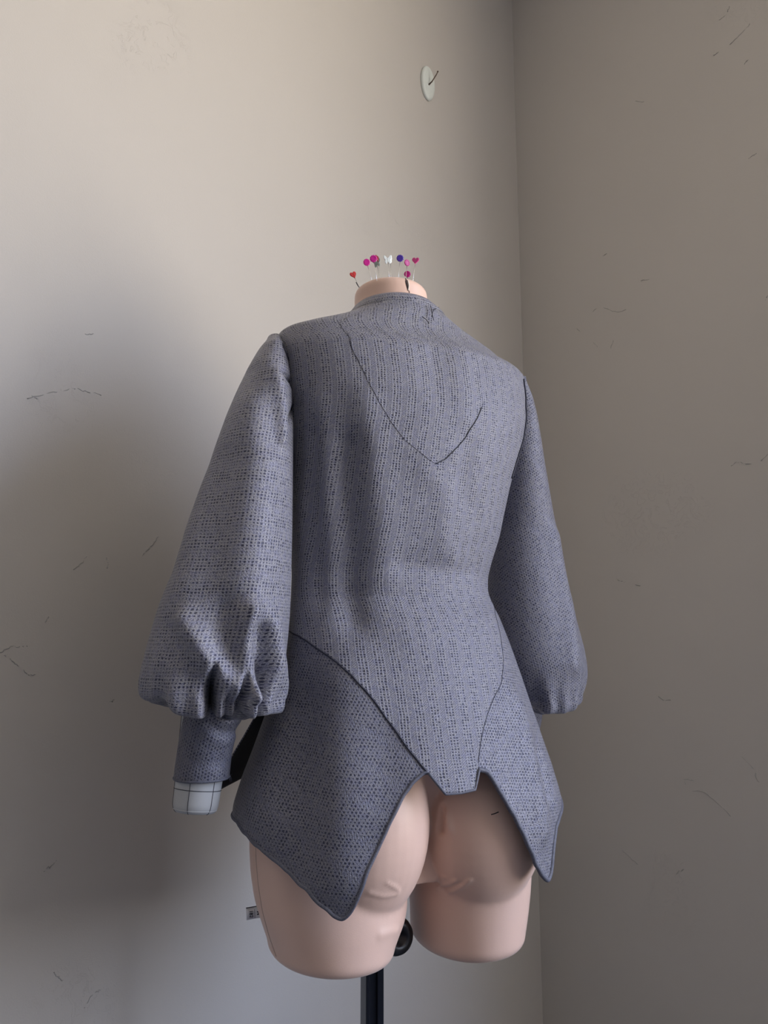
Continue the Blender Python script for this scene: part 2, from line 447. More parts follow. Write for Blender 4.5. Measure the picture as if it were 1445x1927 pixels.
# ------------------------------------------------------------------ torso sections
BY = 1.05
def tabf(tab):
    t = np.array(tab, float); zz = np.array([zrow(y) for y in t[:, 0]]); i = np.argsort(zz)
    return lambda z: np.interp(z, zz[i], t[i, 1])
j_xl = outline([(667,560),(667,592),(655,598),(640,607),(600,616),(560,622),(530,628),(522,634),(519,645),(520,680),(524,720),(530,800),(538,900),(545,1000),(549,1080),(547,1130),(541,1190),
                (524,1260),(503,1330),(478,1400),(455,1460),(437,1515),(434,1560),(434,1760)])
j_xr = outline([(806,560),(808,578),(828,592),(850,612),(880,637),(920,664),(950,688),(978,703),(986,712),(990,740),(991,790),(985,830),(972,870),(961,910),(950,960),(940,1010),(926,1055),(918,1085),(918,1115),(926,1135),(940,1160),
                (960,1210),(978,1260),(1005,1340),(1024,1395),(1040,1440),(1057,1500),(1058,1540),(1058,1760)])
j_bb = tabf([(540,.056),(585,.060),(610,.070),(640,.080),(700,.102),(780,.114),(880,.113),(980,.100),(1080,.084),(1130,.082),(1200,.096),(1280,.115),(1380,.136),(1480,.156),(1600,.168),(1740,.172)])
j_bf = tabf([(540,.050),(585,.052),(620,.060),(680,.085),(780,.115),(880,.125),(1000,.105),(1120,.09),(1250,.11),(1400,.14),(1700,.16)])
j_Y = tabf([(540,1.045),(640,1.05),(900,1.05),(1100,1.045),(1300,1.05),(1700,1.05)])
j_p = tabf([(540,1.0),(640,.95),(720,.92),(900,.95),(1120,1.0),(1400,1.0),(1700,1.0)])
ztop_c = zrow(562, 1.0)
zs = list(np.arange(-.33+1.2, .33+1.2, .004)) + list(np.arange(.33+1.2, ztop_c, .0015)) + [ztop_c]
J = Loft(zs, j_xl, j_xr, j_Y, j_bb, j_bf, j_p)
J.build_inv(zs[0], ztop_c)
# soft drape folds on the back
ridge(J, [(655,840),(648,930),(650,1040),(662,1160)], .016, -.010)
ridge(J, [(590,820),(585,920),(590,1020),(600,1120)], .014, -.004)
ridge(J, [(690,760),(702,850),(718,960),(725,1080)], .016, .004)
ridge(J, [(600,760),(612,860),(625,960),(640,1050)], .014, .003)
ridge(J, [(800,880),(840,930),(830,1000),(850,1060)], .012, .0025)
ridge(J, [(880,840),(870,920),(900,990),(890,1060)], .012, -.0025)
ridge(J, [(760,1060),(850,1075),(915,1100)], .010, -.0025)
ridge(J, [(775,1190),(860,1200),(930,1190)], .022, .004)
ridge(J, [(815,640),(818,680),(816,720)], .013, -.0022)
ridge(J, [(862,650),(868,700),(880,780)], .013, .0022)
ridge(J, [(560,760),(562,820),(562,900)], .010, -.003)
# flutes of the peplum
ridge(J, [(640,1290),(642,1400),(650,1500),(645,1640)], .030, .010)
ridge(J, [(575,1330),(560,1450),(565,1560)], .030, -.008)
ridge(J, [(505,1400),(480,1490),(520,1560)], .025, .004)
ridge(J, [(975,1330),(1000,1450),(1018,1560)], .016, .008)
ridge(J, [(1018,1420),(1036,1500)], .012, -.008)
ridge(J, [(720,1420),(715,1500),(695,1580)], .022, -.004)
J.build_inv(zs[0], ztop_c)

# curves in (phi, z)
seam_L = J.invs(resample([(545,1188),(572,1203),(600,1222),(632,1245),(660,1270),(690,1302),(715,1332),(740,1368),(765,1405),(790,1436),(806,1455)], 22))
seam_R = J.invs(resample([(927,1135),(940,1190),(948,1240),(943,1290),(922,1325),(909,1370),(903,1410),(899,1447)], 18))
hem_L = J.invs(resample([(438,1528),(452,1560),(475,1585),(505,1610),(540,1640),(575,1674),(606,1706),(628,1726),(642,1732),(655,1724),(668,1700),(684,1660),(705,1608),(728,1556),(752,1508),(775,1473),(795,1456),(806,1455)], 60))
hem_R = J.invs(resample([(899,1447),(915,1451),(930,1470),(950,1504),(975,1548),(996,1592),(1010,1628),(1022,1648),(1033,1657)], 40))
_t = hem_R[-1]; hem_R = np.vstack([hem_R, [[_t[0]+.04, zrow(1640, .99)], [_t[0]+.09, zrow(1595, .99)], [_t[0]+.15, zrow(1560, 1.0)], [_t[0]+.26, zrow(1538, 1.02)]]])
def mono(q, inc=True):
    q = q[np.argsort(q[:, 0])]; keep = [0]
    for i in range(1, len(q)):
        if q[i, 0] > q[keep[-1], 0] + 1e-3: keep.append(i)
    return q[keep]
sL, sR = mono(seam_L), mono(seam_R)
hL, hR = mono(hem_L), mono(hem_R)
phL_side, phR_side = -2.05, 1.75
phi_nL, phi_nR = hL[-1, 0], hR[0, 0]
z_side = zrow(1180)
# jacket root
jacket = bpy.data.objects.new('jacket', None); link(jacket)
jacket.location = (0.026, 1.05, 1.2)
tag(jacket, 'grey-lilac open-knit jacket with puff sleeves and pointed peplum hem, worn by the dress form', 'jacket')
JP = jacket
# ---- bodice: collar to waist seam all round, back tail included
ncol = 460
phb = np.linspace(-math.pi, math.pi, ncol)
# lower edge
tl = J.inv(838, 1493); tr = J.inv(893, 1487)
zb = np.interp(phb, sL[:, 0], sL[:, 1]);
low_x = [-math.pi, sL[0, 0]] + list(sL[1:, 0]); low_z = [z_side, sL[0, 1]] + list(sL[1:, 1])
low_x += [tl[0], (tl[0]+tr[0])/2, tr[0]]; low_z += [tl[1], (tl[1]+tr[1])/2 - .001, tr[1]]
low_x += list(sR[:, 0]) + [math.pi]; low_z += list(sR[:, 1]) + [z_side]
lx = np.array(low_x); lz = np.array(low_z); o_ = np.argsort(lx, kind='stable'); lx, lz = lx[o_], lz[o_]
phb = np.unique(np.concatenate([phb, lx]))
zb = np.interp(phb, lx, lz)
zt = np.full_like(phb, ztop_c) - .012*(np.cos(phb) < 0)*np.abs(np.cos(phb))
# ---- yoke: separate pointed panel laid over the upper back
yk = J.invs(resample([(650,622),(655,636),(667,664),(685,700),(702,733),(722,770),(743,803),(765,830),(790,852),(822,873)], 22))
yr = J.invs(resample([(822,873),(848,855),(872,828),(892,796),(905,770),(915,730),(922,700),(925,672)], 18))
yb = mono(np.vstack([yk, yr]))
panel('bodice', J, phb, zt, zb, 300, M_RIB, JP, power=1.45,
      extra=lambda p, z, v: -.0016*np.clip((z - np.interp(p, yb[:, 0], yb[:, 1], left=9, right=9) - .002)/.003, 0, 1) + .0035*np.clip(1-np.abs((p-(tl[0]+tr[0])/2)/.35), 0, 1)*np.clip((zrow(1400)-z)/.03, 0, 1))
phy = np.linspace(yb[0, 0], yb[-1, 0], 200)
panel('yoke', J, phy, np.full(200, ztop_c), np.interp(phy, yb[:, 0], yb[:, 1]), 120, M_YOKE, JP, off=.0005, power=1.4, solid=0)
# ---- back peplum panels
def pep_panel(name, ph, zt_, zb_, mat, ex=None): return panel(name, J, ph, zt_, zb_, 130, mat, JP, off=-.0006, solid=.0022, extra=ex)
ph = np.unique(np.concatenate([np.linspace(phL_side, phi_nL, 230), hL[:, 0]]))
zsm = np.interp(ph, lx, lz) + .002
zh = np.interp(ph, np.r_[phL_side, hL[:, 0]], np.r_[hL[0, 1]+.045, hL[:, 1]])
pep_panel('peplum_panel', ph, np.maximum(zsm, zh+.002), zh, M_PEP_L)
phi_hemL = (ph, zh)
ph = np.unique(np.concatenate([np.linspace(phi_nR, phR_side, 200), hR[:, 0]]))
zsm = np.interp(ph, lx, lz) + .002
zh = np.interp(ph, np.r_[hR[:, 0], phR_side], np.r_[hR[:, 1], hR[-1, 1]+.03])
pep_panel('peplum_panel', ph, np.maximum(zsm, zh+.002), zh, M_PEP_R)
phi_hemR = (ph, zh)
# ---- front peplum, flaring away from the hip
z_fh = zrow(1478, 1.10)
def front(name, p0, p1):
    ph = np.linspace(p0, p1, 90)
    t = np.linspace(0, 1, 90)
    zt_ = np.full(90, z_side-.004); zb_ = z_fh + .02*np.sin(t*math.pi)
    return panel(name, J, ph, zt_, zb_, 60, M_PEP_L, JP, off=-.004, solid=.002, extra=lambda p, z, v: .040*v**1.2 + .006*v*np.sin(9*p))
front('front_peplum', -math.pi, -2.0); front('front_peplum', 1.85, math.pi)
# ---- seams, piping and hems
def on_loft(L, q, off): return L.S(q[:, 0], q[:, 1], off)
tube('seam', on_loft(J, smooth_poly(np.column_stack([sL[:, 0], sL[:, 1]]), 80), .0001), .0008, M_SEAM, JP)
tube('seam', on_loft(J, smooth_poly(sR, 60), .0000), .0005, M_SEAM, JP)
tube('seam', on_loft(J, smooth_poly(yk, 60), .0002), .0003, M_SEAM, JP)
thr = J.invs(resample([(822,873),(848,855),(872,828),(892,796),(906,768)], 20))
tube('seam_thread', on_loft(J, smooth_poly(thr, 50), .0010), .0006, M_THREAD, JP)
for (pp, zz) in (phi_hemL, phi_hemR):
    q = smooth_poly(np.column_stack([pp, zz]), 220, 3)
    tube('hem', on_loft(J, q, -.001), .0022 if pp[0] < -1.5 else .0030, M_HEM, JP, n=8)
qt = np.array([J.inv(806,1455), tl, ((tl[0]+tr[0])/2, (tl[1]+tr[1])/2-.001), tr, J.inv(899,1447)])
tube('tail_hem', on_loft(J, resample(qt, 60), .002), .0016, M_HEM, JP, n=8)
# collar band
phc = np.linspace(-math.pi, math.pi, 160); zc = np.full_like(phc, ztop_c) - .012*(np.cos(phc) < 0)*np.abs(np.cos(phc))
Pc = np.stack([J.S(phc, zc-.013, .0004), J.S(phc, zc-.009, .0026), J.S(phc, zc, .0036), J.S(phc, zc+.0025, .001), J.S(phc, zc, -.0012)])
UVc = np.stack([np.broadcast_to(np.array([0, .006, .012, .015, .018])[:, None], (5, 160)), np.broadcast_to(phc*.06, (5, 160))], -1)
grid_mesh('collar', Pc, UVc, M_YOKE, JP, solid=0)
# loose threads at the collar
def thr_at(pts, off=.004, r=.0005):
    q = J.invs(pts); return tube('loose_thread', smooth_poly(on_loft(J, q, off), 24), r, M_THREAD, JP)
thr_at([(806,577),(807,590),(812,606)], .005)
thr_at([(818,579),(811,586),(808,598)], .006)
thr_at([(792,598),(800,602),(804,610)], .003)
# ------------------------------------------------------------------ sleeves
def sleeve(xl, xr, Yc, bd, z_top, z_bot, side, mat, pleats, ztilt, cuff_fn, ridges, phr=(-2.3, 1.9)):
    zz = np.linspace(z_bot-.02, z_top, 150)
    L = Loft(zz, xl, xr, Yc, bd, bd, lambda z: .95, a0=.06)
    L.build_inv(z_bot, z_top, *phr)
    for r in ridges: ridge(L, *r)
    L.build_inv(z_bot, z_top, *phr)
    n = 300; ph = np.linspace(-math.pi, math.pi, n)
    rows = 200; v = np.linspace(0, 1, rows)
    pl = [(L.inv(px, py)[0], w, dpt, ln, lift) for (px, py, w, dpt, ln, lift) in pleats]
    def cyc(d): return (d + math.pi) % (2*math.pi) - math.pi
    zb_ = z_bot + ztilt(ph)
    for (p0, w, dpt, ln, lift) in pl: zb_ = zb_ + lift*np.exp(-cyc(ph-p0)**2/(2*w*w))
    PHg = np.broadcast_to(ph, (rows, n)); Zg = z_top*(1-v[:, None]) + zb_[None]*v[:, None]
    d = 0*Zg
    for (p0, w, dpt, ln, lift) in pl:
        hgt = np.clip(1-(Zg-zb_[None])/ln, 0, 1); d = d - dpt*hgt**1.6*np.exp(-cyc(PHg-p0)**2/(2*w*w))
    # minor gathers everywhere
    d = d + .0022*np.clip(1-(Zg-zb_[None])/.06, 0, 1)**2*np.sin(PHg*17+1.0)
    P = L.S(PHg, Zg, d)
    # turn under into the cuff
    last = P[-1]; cu = cuff_fn(ph); k = 22; turn = []
    for i in range(1, k+1):
        w = i/k; bl = (1-math.cos(w*math.pi/2)); 
        q = last*(1-bl) + cu*bl; q = q.copy(); q[:, 2] = last[:, 2]*(1-w**2) + cu[:, 2]*w**2 - .022*math.sin(math.pi*min(1, w*1.15))*(1-w)
        turn.append(q)
    P = np.concatenate([P, np.array(turn)])
    Zx = np.concatenate([Zg, np.array([zb_ - .004*i for i in range(1, k+1)])])
    PHx = np.concatenate([PHg, np.broadcast_to(ph, (k, n))])
    UV = np.stack([L.arc(PHx, np.clip(Zx, zz[0], None)), Zx], -1)
    o = grid_mesh('sleeve', P, UV, mat, JP, solid=.0016)
    return L, o

# left cuff and arm
cz_top, cz_bot = zrow(1322, .95), zrow(1458, .95)
c_xl = outline([(352,1280),(347,1332),(338,1380),(329,1440),(326,1462)])
c_xr = outline([(462,1280),(456,1332),(446,1375),(436,1420),(431,1470)])
CL = Loft(np.linspace(cz_bot-.01, cz_top+.03, 40), c_xl, c_xr, lambda z: .935, lambda z: .034, lambda z: .034, lambda z: 1.0, a0=.035)
CL.build_inv(cz_bot-.01, cz_top+.03, -2.3, 1.9)
ridge(CL, [(400,1345),(425,1360),(447,1350)], .005, .0025); ridge(CL, [(395,1365),(420,1378),(442,1372)], .004, -.002); ridge(CL, [(392,1385),(420,1396),(440,1388)], .005, .002)
ridge(CL, [(340,1420),(380,1440),(425,1430)], .006, -.0015)
phk = np.linspace(-math.pi, math.pi, 120)
panel('cuff', CL, phk, np.full(120, cz_top+.015), np.full(120, cz_bot), 70, M_CUFF, JP, solid=.0018)
tube('cuff_hem', CL.S(phk[:-1], np.full(119, cz_bot), -.0005), .0016, M_HEM, JP, n=8, closed=True)
q0 = CL.inv(430, 1462)
fr = []
for i in range(9):
    b0 = CL.S(np.array([q0[0]+.1*i-.1]), np.array([cz_bot]), .001)[0]
    fr.append([b0, b0+np.array([random.uniform(.0, .005), random.uniform(-.002, .002), random.uniform(-.006, .001)])])
tubes('frayed_threads', fr, .0004, M_THREAD, JP)['kind'] = 'stuff'

s_xl = outline([(508,634),(498,648),(485,664),(474,682),(462,702),(451,725),(440,750),(427,780),(415,812),(403,845),(393,875),(381,905),(370,935),(357,972),(345,1012),(335,1043),(325,1075),(312,1105),(300,1135),(290,1165),(281,1197),(273,1225),(267,1252),(263,1275),(262,1293),(266,1310),(280,1350)])
s_xr = outline([(527,634),(534,650),(540,670),(546,700),(550,740),(552,800),(551,900),(550,1000),(548,1080),(546,1150),(542,1200),(536,1250),(528,1290),(518,1325),(512,1350)])
s_Y = lambda z: np.interp(z, [zrow(1330,.93), zrow(1150,.93), zrow(900,.95), zrow(700,.97), zrow(634,.99)], [.925, .93, .945, .965, .985])
s_b = lambda z: np.interp(z, [zrow(1330,.93), zrow(1250,.93), zrow(1100,.93), zrow(900,.95), zrow(740,.97), zrow(660,.98), zrow(634,.99)], [.078, .082, .074, .060, .050, .036, .012])
SL, _ = sleeve(s_xl, s_xr, s_Y, s_b, zrow(636, .985), zrow(1312, .925), -1, M_SLEEVE,
    [(397,1300,.050,.062,.042,.012), (467,1320,.045,.030,.030,.012), (494,1300,.075,.055,.075,-.006), (432,1325,.05,.016,.022,.004), (296,1312,.13,.004,.03,.012)],
    lambda p: -.004+.020*np.clip(-np.sin(p), 0, 1)**3, lambda p: CL.S(p, np.full_like(p, cz_top), .001),
    [([(466,1150),(458,1200),(458,1250),(466,1310)], .008, .014), ([(345,1165),(372,1210),(400,1250),(435,1285),(464,1318)], .009, .014),
     ([(512,1180),(520,1240),(522,1310)], .012, .010), ([(425,1150),(428,1200),(444,1265)], .012, -.011),
     ([(330,1190),(350,1250),(382,1290)], .014, -.006), ([(488,1185),(492,1225),(497,1270)], .007, -.011),
     ([(486,760),(478,900),(470,1040),(468,1140)], .018, .008), ([(425,880),(405,1010),(392,1110)], .020, -.008),
     ([(360,1000),(340,1100)], .015, .004),
     ([(522,700),(530,760),(532,830)], .006, .006), ([(532,700),(541,745),(544,790)], .0035, -.006), ([(470,700),(500,760),(516,830)], .010, -.004)])
# right cuff and sleeve
rz_top, rz_bot = zrow(1322, 1.17), zrow(1440, 1.17)
r_xl = outline([(915,1290),(905,1440)]); r_xr = outline([(1020,1300),(1019,1325),(1021,1350),(1016,1370),(1012,1400),(1008,1460)])
CR = Loft(np.linspace(rz_bot-.01, rz_top+.03, 30), r_xl, r_xr, lambda z: 1.19, lambda z: .034, lambda z: .034, lambda z: 1.0, a0=.035)
CR.build_inv(rz_bot-.01, rz_top+.03)
panel('cuff', CR, phk, np.full(120, rz_top+.015), np.full(120, rz_bot), 60, M_CUFF, JP, solid=.0018)
t_xr = outline([(988,712),(996,730),(1003,748),(1012,785),(1019,825),(1025,868),(1033,915),(1041,962),(1050,1012),(1060,1068),(1070,1112),(1081,1152),(1091,1188),(1100,1222),(1105,1250),(1106,1268),(1102,1290),(1092,1310)])
t_xl = outline([(968,712),(948,760),(932,830),(920,900),(908,1000),(903,1100),(905,1200),(915,1290),(930,1330)])
t_Y = lambda z: np.interp(z, [zrow(1330,1.18), zrow(1000,1.17), zrow(800,1.14), zrow(712,1.12)], [1.20, 1.185, 1.14, 1.115])
t_b = lambda z: np.interp(z, [zrow(1330,1.18), zrow(1250,1.18), zrow(1100,1.17), zrow(900,1.15), zrow(780,1.13), zrow(712,1.12)], [.074, .076, .068, .052, .036, .012])
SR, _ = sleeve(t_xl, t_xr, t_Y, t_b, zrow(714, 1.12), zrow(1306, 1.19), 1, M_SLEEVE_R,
    [(1003,1312,.12,.012,.05,.006), (960,1300,.15,.02,.08,.006)],
    lambda p: -.010+.022*np.clip(np.sin(p), 0, 1)**2, lambda p: CR.S(p, np.full_like(p, rz_top), .001),
    [([(1070,1090),(1086,1180),(1098,1275)], .006, -.008), ([(1045,1010),(1068,1130),(1080,1250)], .012, .006), ([(1000,830),(1010,950),(1030,1080)], .014, -.004)])
# armhole seams and the little lumps where the sleeve heads are eased in
def skin_line(pts, Yf, r, name, mat=None):
    P = np.array([at(x, y, Yf) if np.isscalar(Yf) else at(x, y, Yf[i]) for i, (x, y) in enumerate(pts)])
    return P
sq = SL.invs(resample([(527,640),(534,655),(540,672),(546,702),(549,740),(550,770)], 20))
tube('armhole_seam', smooth_poly(SL.S(sq[:, 0], sq[:, 1], .0012), 40), .0011, M_SEAM, JP)
sq = J.invs(resample([(984,714),(988,740),(989,790),(984,826),(972,864),(962,900)], 20))
tube('armhole_seam', smooth_poly(J.S(sq[:, 0], sq[:, 1], .001), 40), .0012, M_SEAM, JP)

# ------------------------------------------------------------------ dress form
M_SKIN = NT('form_jersey')
_b = M_SKIN.b; _tc = M_SKIN.new('ShaderNodeTexCoord')
_n = M_SKIN.noise(_tc.outputs['Object'], 9.0, 3.0)
M_SKIN.put(_b.inputs['Base Color'], M_SKIN.mix(_n, (.70, .475, .375, 1), (.74, .515, .42, 1)))
_b.inputs['Roughness'].default_value = .42; _b.inputs['Specular IOR Level'].default_value = .35
_b.inputs['Sheen Weight'].default_value = .25; _b.inputs['Sheen Roughness'].default_value = .35
M_SKIN.bump(M_SKIN.noise(_tc.outputs['Object'], 900.0, 1.0), .15, .0004)
M_SKIN = M_SKIN.m
M_BLACK = simple('black_metal', (.016, .018, .026), .22, .5, noise_amt=.2, nscale=60)
M_PLASTIC = simple('black_plastic', (.010, .010, .012), .35, noise_amt=.1)
M_CANVAS = simple('arm_canvas', (.42, .425, .43), .7, noise_amt=.04, nscale=30)
M_TAGM = simple('label_satin', (.86, .87, .90), .5, noise_amt=.02)
M_INK = simple('label_ink', (.008, .008, .02), .6, noise_amt=.1)

form = bpy.data.objects.new('dress_form', None); link(form); form.location = (-.015, 1.06, 0)
tag(form, 'beige jersey-covered padded dress form with thighs, on a black square pole, seen from behind', 'dress form')
def W2(o):   # keep world placement under the form's empty
    return o
_link = link
def link_form(o): pass
# torso loft under the jacket, merging into hips and thighs
f_xl = outline([(667,500),(667,592),(655,600),(645,608),(600,622),(560,630),(535,636),(528,645),(526,680),(534,800),(548,1000),(556,1100),(552,1160),(538,1230),(520,1300),(500,1370),(484,1440),(476,1510),(474,1570),(492,1640),(500,1700)])
f_xr = outline([(803,500),(804,578),(826,598),(846,616),(876,642),(916,670),(946,694),(972,708),(980,716),(984,745),(984,790),(978,830),(955,910),(930,1010),(910,1090),(910,1120),(932,1170),(952,1230),(966,1300),(978,1360),(990,1430),(996,1500),(998,1570),(985,1640),(980,1680)])
sh = lambda f, k: (lambda z: f(z)-k)
f_bb = tabf([(500,.054),(585,.054),(610,.060),(640,.066),(700,.090),(780,.104),(880,.103),(980,.090),(1080,.073),(1130,.071),(1200,.084),(1280,.100),(1380,.100),(1460,.080),(1540,.056),(1640,.058)])
f_bf = tabf([(500,.050),(640,.052),(780,.105),(880,.115),(1000,.095),(1120,.08),(1250,.09),(1400,.10),(1640,.095)])
fz = list(np.arange(zrow(1640), .34+1.2, .008)) + list(np.arange(.34+1.2, zrow(545, 1.02), .003))
FT = Loft(fz, f_xl, f_xr, j_Y, f_bb, f_bf, j_p)
def closed_loft(rings):
    n = rings.shape[1]; k = rings.shape[0]; V = list(rings.reshape(-1, 3)); Fc = []
    for i in range(k-1):
        for j in range(n): Fc.append((i*n+j, i*n+(j+1) % n, (i+1)*n+(j+1) % n, (i+1)*n+j))
    V.append(rings[0].mean(0)); V.append(rings[-1].mean(0)); a, b = len(V)-2, len(V)-1
    for j in range(n): Fc.append((a, (j+1) % n, j)); Fc.append((b, (k-1)*n+j, (k-1)*n+(j+1) % n))
    return V, Fc
phn = np.linspace(-math.pi, math.pi, 73)[:-1]
V = []; Fc = []
def merge(vf):
    o = len(V); V.extend(vf[0]); Fc.extend([tuple(i+o for i in q) for q in vf[1]])
R = [FT.S(phn, np.full(72, z), -.006*np.clip((z-zrow(1250))/.05, 0, 1)*np.clip((zrow(640)-z)/.02, 0, 1)) for z in FT.zs]
# neck dome
ct = FT.S(phn, np.full(72, FT.zs[-1])); cc = ct.mean(0); ZN = zrow(514, 1.0)
hN = ZN - FT.zs[-1]
for k in range(1, 13):
    an = k/13*math.pi/2
    q = cc + (ct-cc)*(math.cos(an)**.62); q[:, 2] = FT.zs[-1] + hN*math.sin(an)**.9; R.append(q)
merge(closed_loft(np.array(R)))
# thighs: sections fitted to their own outlines
tl_xl = outline([(469,1560),(469,1600),(471,1640),(478,1690),(492,1735),(508,1780),(520,1815)]); tl_xr = outline([(800,1500),(775,1600),(766,1650),(767,1700),(762,1730),(752,1755),(742,1780),(735,1800)])
tr_xl = outline([(760,1560),(768,1640),(771,1700),(772,1775),(774,1800)]); tr_xr = outline([(1003,1560),(1002,1620),(999,1680),(995,1720),(991,1750),(985,1780)])
zt0 = zrow(1540)
def thigh(xl, xr, Y, bb, bf, z0, z1, tilt):
    zz = np.linspace(z1, z0, 40)
    L = Loft(zz, xl, xr, lambda z: Y, lambda z: bb, lambda z: bf, lambda z: .97, a0=.09)
    rr = []
    for i, z in enumerate(zz):
        P = L.S(phn, np.full(72, z))
        rr.append(P)
    rr = np.array(rr)
    c = rr[0].mean(0)
    t = np.clip((zz[0]+.10-zz)/.10, 0, 1)
    for i in range(len(zz)): rr[i][:, 2] += t[i]**1*tilt*((rr[i]-c) @ UX)
    base = rr[0]; extra = []
    for k in range(1, 8):
        an = k/8*math.pi/2
        q = base.copy(); q[:, :2] = c[:2] + (base[:, :2]-c[:2])*(1-.16*(1-math.cos(an))*1.0 if k < 8 else 1)
        q[:, 2] -= .014*math.sin(an); extra.append(q)
    return np.concatenate([np.array(extra[::-1]), rr]), L
rl, TL_ = thigh(tl_xl, tl_xr, 1.00, .092, .095, zt0, zrow(1788, 1.0)+.012, -.02)
merge(closed_loft(rl))
rr_, TR_ = thigh(tr_xl, tr_xr, 1.085, .090, .095, zt0, zrow(1765, 1.08)+.012, .06)
merge(closed_loft(rr_))
# buttocks
def ellipsoid(c, ax, n=40, m=24):
    Rg = []
    for i in range(1, m):
        t = math.pi*i/m - math.pi/2
        an = np.linspace(-math.pi, math.pi, n+1)[:-1]
        P = np.asarray(c) + np.multiply.outer(ax[0]*math.cos(t)*np.sin(an), UX) + np.multiply.outer(ax[1]*math.cos(t)*np.cos(an), NX) + np.array([0, 0, ax[2]*math.sin(t)])
        Rg.append(P)
    return closed_loft(np.array(Rg))
CB = np.array([.026, 1.05, 0])
def bp(l, n, z): return CB + l*UX + n*NX + np.array([0, 0, z])
merge(ellipsoid(bp(-.078, .046, zrow(1545, .98)), (.083, .083, .115)))
merge(ellipsoid(bp(.086, .046, zrow(1545, 1.0)), (.083, .083, .112)))
tmp = mesh_obj('tmp_body', V, Fc, M_SKIN)
bmt = bmesh.new(); bmt.from_mesh(tmp.data); bmesh.ops.recalc_face_normals(bmt, faces=bmt.faces); bmt.to_mesh(tmp.data); bmt.free()
rm = tmp.modifiers.new('r', 'REMESH'); rm.mode = 'VOXEL'; rm.voxel_size = .0026; rm.use_smooth_shade = True
sm = tmp.modifiers.new('s', 'SMOOTH'); sm.factor = .5; sm.iterations = 11
dg = bpy.context.evaluated_depsgraph_get()
body_me = bpy.data.meshes.new_from_object(tmp.evaluated_get(dg)); body_me.name = 'body'
bpy.data.objects.remove(tmp)
body_me.polygons.foreach_set('use_smooth', [True]*len(body_me.polygons))
if not body_me.materials: body_me.materials.append(M_SKIN)
from mathutils.bvhtree import BVHTree
def body_bvh():
    n = len(body_me.vertices); co = np.zeros(n*3); body_me.vertices.foreach_get('co', co)
    return BVHTree.FromPolygons([Vector(c) for c in co.reshape(-1, 3)], [tuple(p.vertices) for p in body_me.polygons])
bvh = body_bvh()
def hit(px, py, tree=None):
    d = at(px, py, 1.0) - CAM; r = (tree or bvh).ray_cast(Vector(CAM), Vector(d).normalized())
    return (np.array(r[0]), np.array(r[1])) if r[0] is not None else (None, None)
# creases and puckers of the jersey
co = np.zeros(len(body_me.vertices)*3); body_me.vertices.foreach_get('co', co); co = co.reshape(-1, 3)
nn = np.zeros(len(body_me.vertices)*3); body_me.vertices.foreach_get('normal', nn); nn = nn.reshape(-1, 3)
def crease(pts, w, h):
    pp = [hit(*p)[0] for p in pts]; pp = [p for p in pp if p is not None]
    if len(pp) < 2: return
    q = smooth_poly(np.array(pp), 16, 1); best = np.full(len(co), 1e9)
    for a, b in zip(q[:-1], q[1:]):
        ab = b-a; t = np.clip(((co-a) @ ab)/(ab @ ab + 1e-12), 0, 1); best = np.minimum(best, ((co-(a+t[:, None]*ab))**2).sum(1))
    d = h*np.exp(-best/(2*w*w)); co[:] += nn*d[:, None]
crease([(728,1662),(742,1669),(750,1676)], .0016, .0010); crease([(694,1680),(722,1687),(748,1682)], .0022, .0011)
crease([(822,1669),(840,1665),(858,1657)], .0020, .0018); crease([(846,1678),(866,1670),(884,1656)], .0020, .0018); crease([(834,1672),(866,1662)], .0025, -.0015)
crease([(816,1657),(838,1651)], .002, .0012)
crease([(835,1512),(838,1530),(846,1560)], .004, .003); crease([(835,1520),(832,1540),(828,1562)], .003, -.007)
crease([(717,1760),(738,1753),(746,1752)], .004, .0015)
body_me.vertices.foreach_set('co', co.ravel()); body_me.update()
bvh = body_bvh()

FP = form
def fin(o):
    o.parent = FP; o.matrix_parent_inverse = Matrix.Translation(-Vector(FP.location)); return o
body = bpy.data.objects.new('body', body_me); COL.objects.link(body); fin(body)
for o in list(COL.objects):
    if o.parent is JP: o.matrix_parent_inverse = Matrix.Translation(-Vector(JP.location))
def surf_tube(name, pts, r, mat, lift=0.0, n=6, k=40):
    P = []
    for p in resample(pts, k):
        h, nv = hit(*p)
        if h is not None: P.append(h + nv*lift)
    if len(P) < 2: return None
    return fin(tube(name, smooth_poly(np.array(P), len(P), 1), r, mat, None, n))
M_SEAMB = simple('form_seam', (.50, .36, .30), .7, noise_amt=.05)
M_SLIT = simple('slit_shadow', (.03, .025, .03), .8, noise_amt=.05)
surf_tube('side_seam', [(481,1580),(482,1620),(486,1665),(494,1715),(506,1760),(520,1800)], .0007, M_SEAMB, -.0001)
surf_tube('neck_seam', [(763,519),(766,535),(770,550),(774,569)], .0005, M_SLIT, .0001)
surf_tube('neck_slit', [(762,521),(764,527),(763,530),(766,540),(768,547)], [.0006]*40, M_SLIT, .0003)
surf_tube('pull_tab', [(767,528),(769,538),(768,547)], .0010, simple('tab_cream', (.75, .66, .58), .6, noise_amt=.03), .0006)
surf_tube('pen_mark', [(924,1533),(931,1531),(938,1528)], .0006, M_SLIT, .0002, k=10)
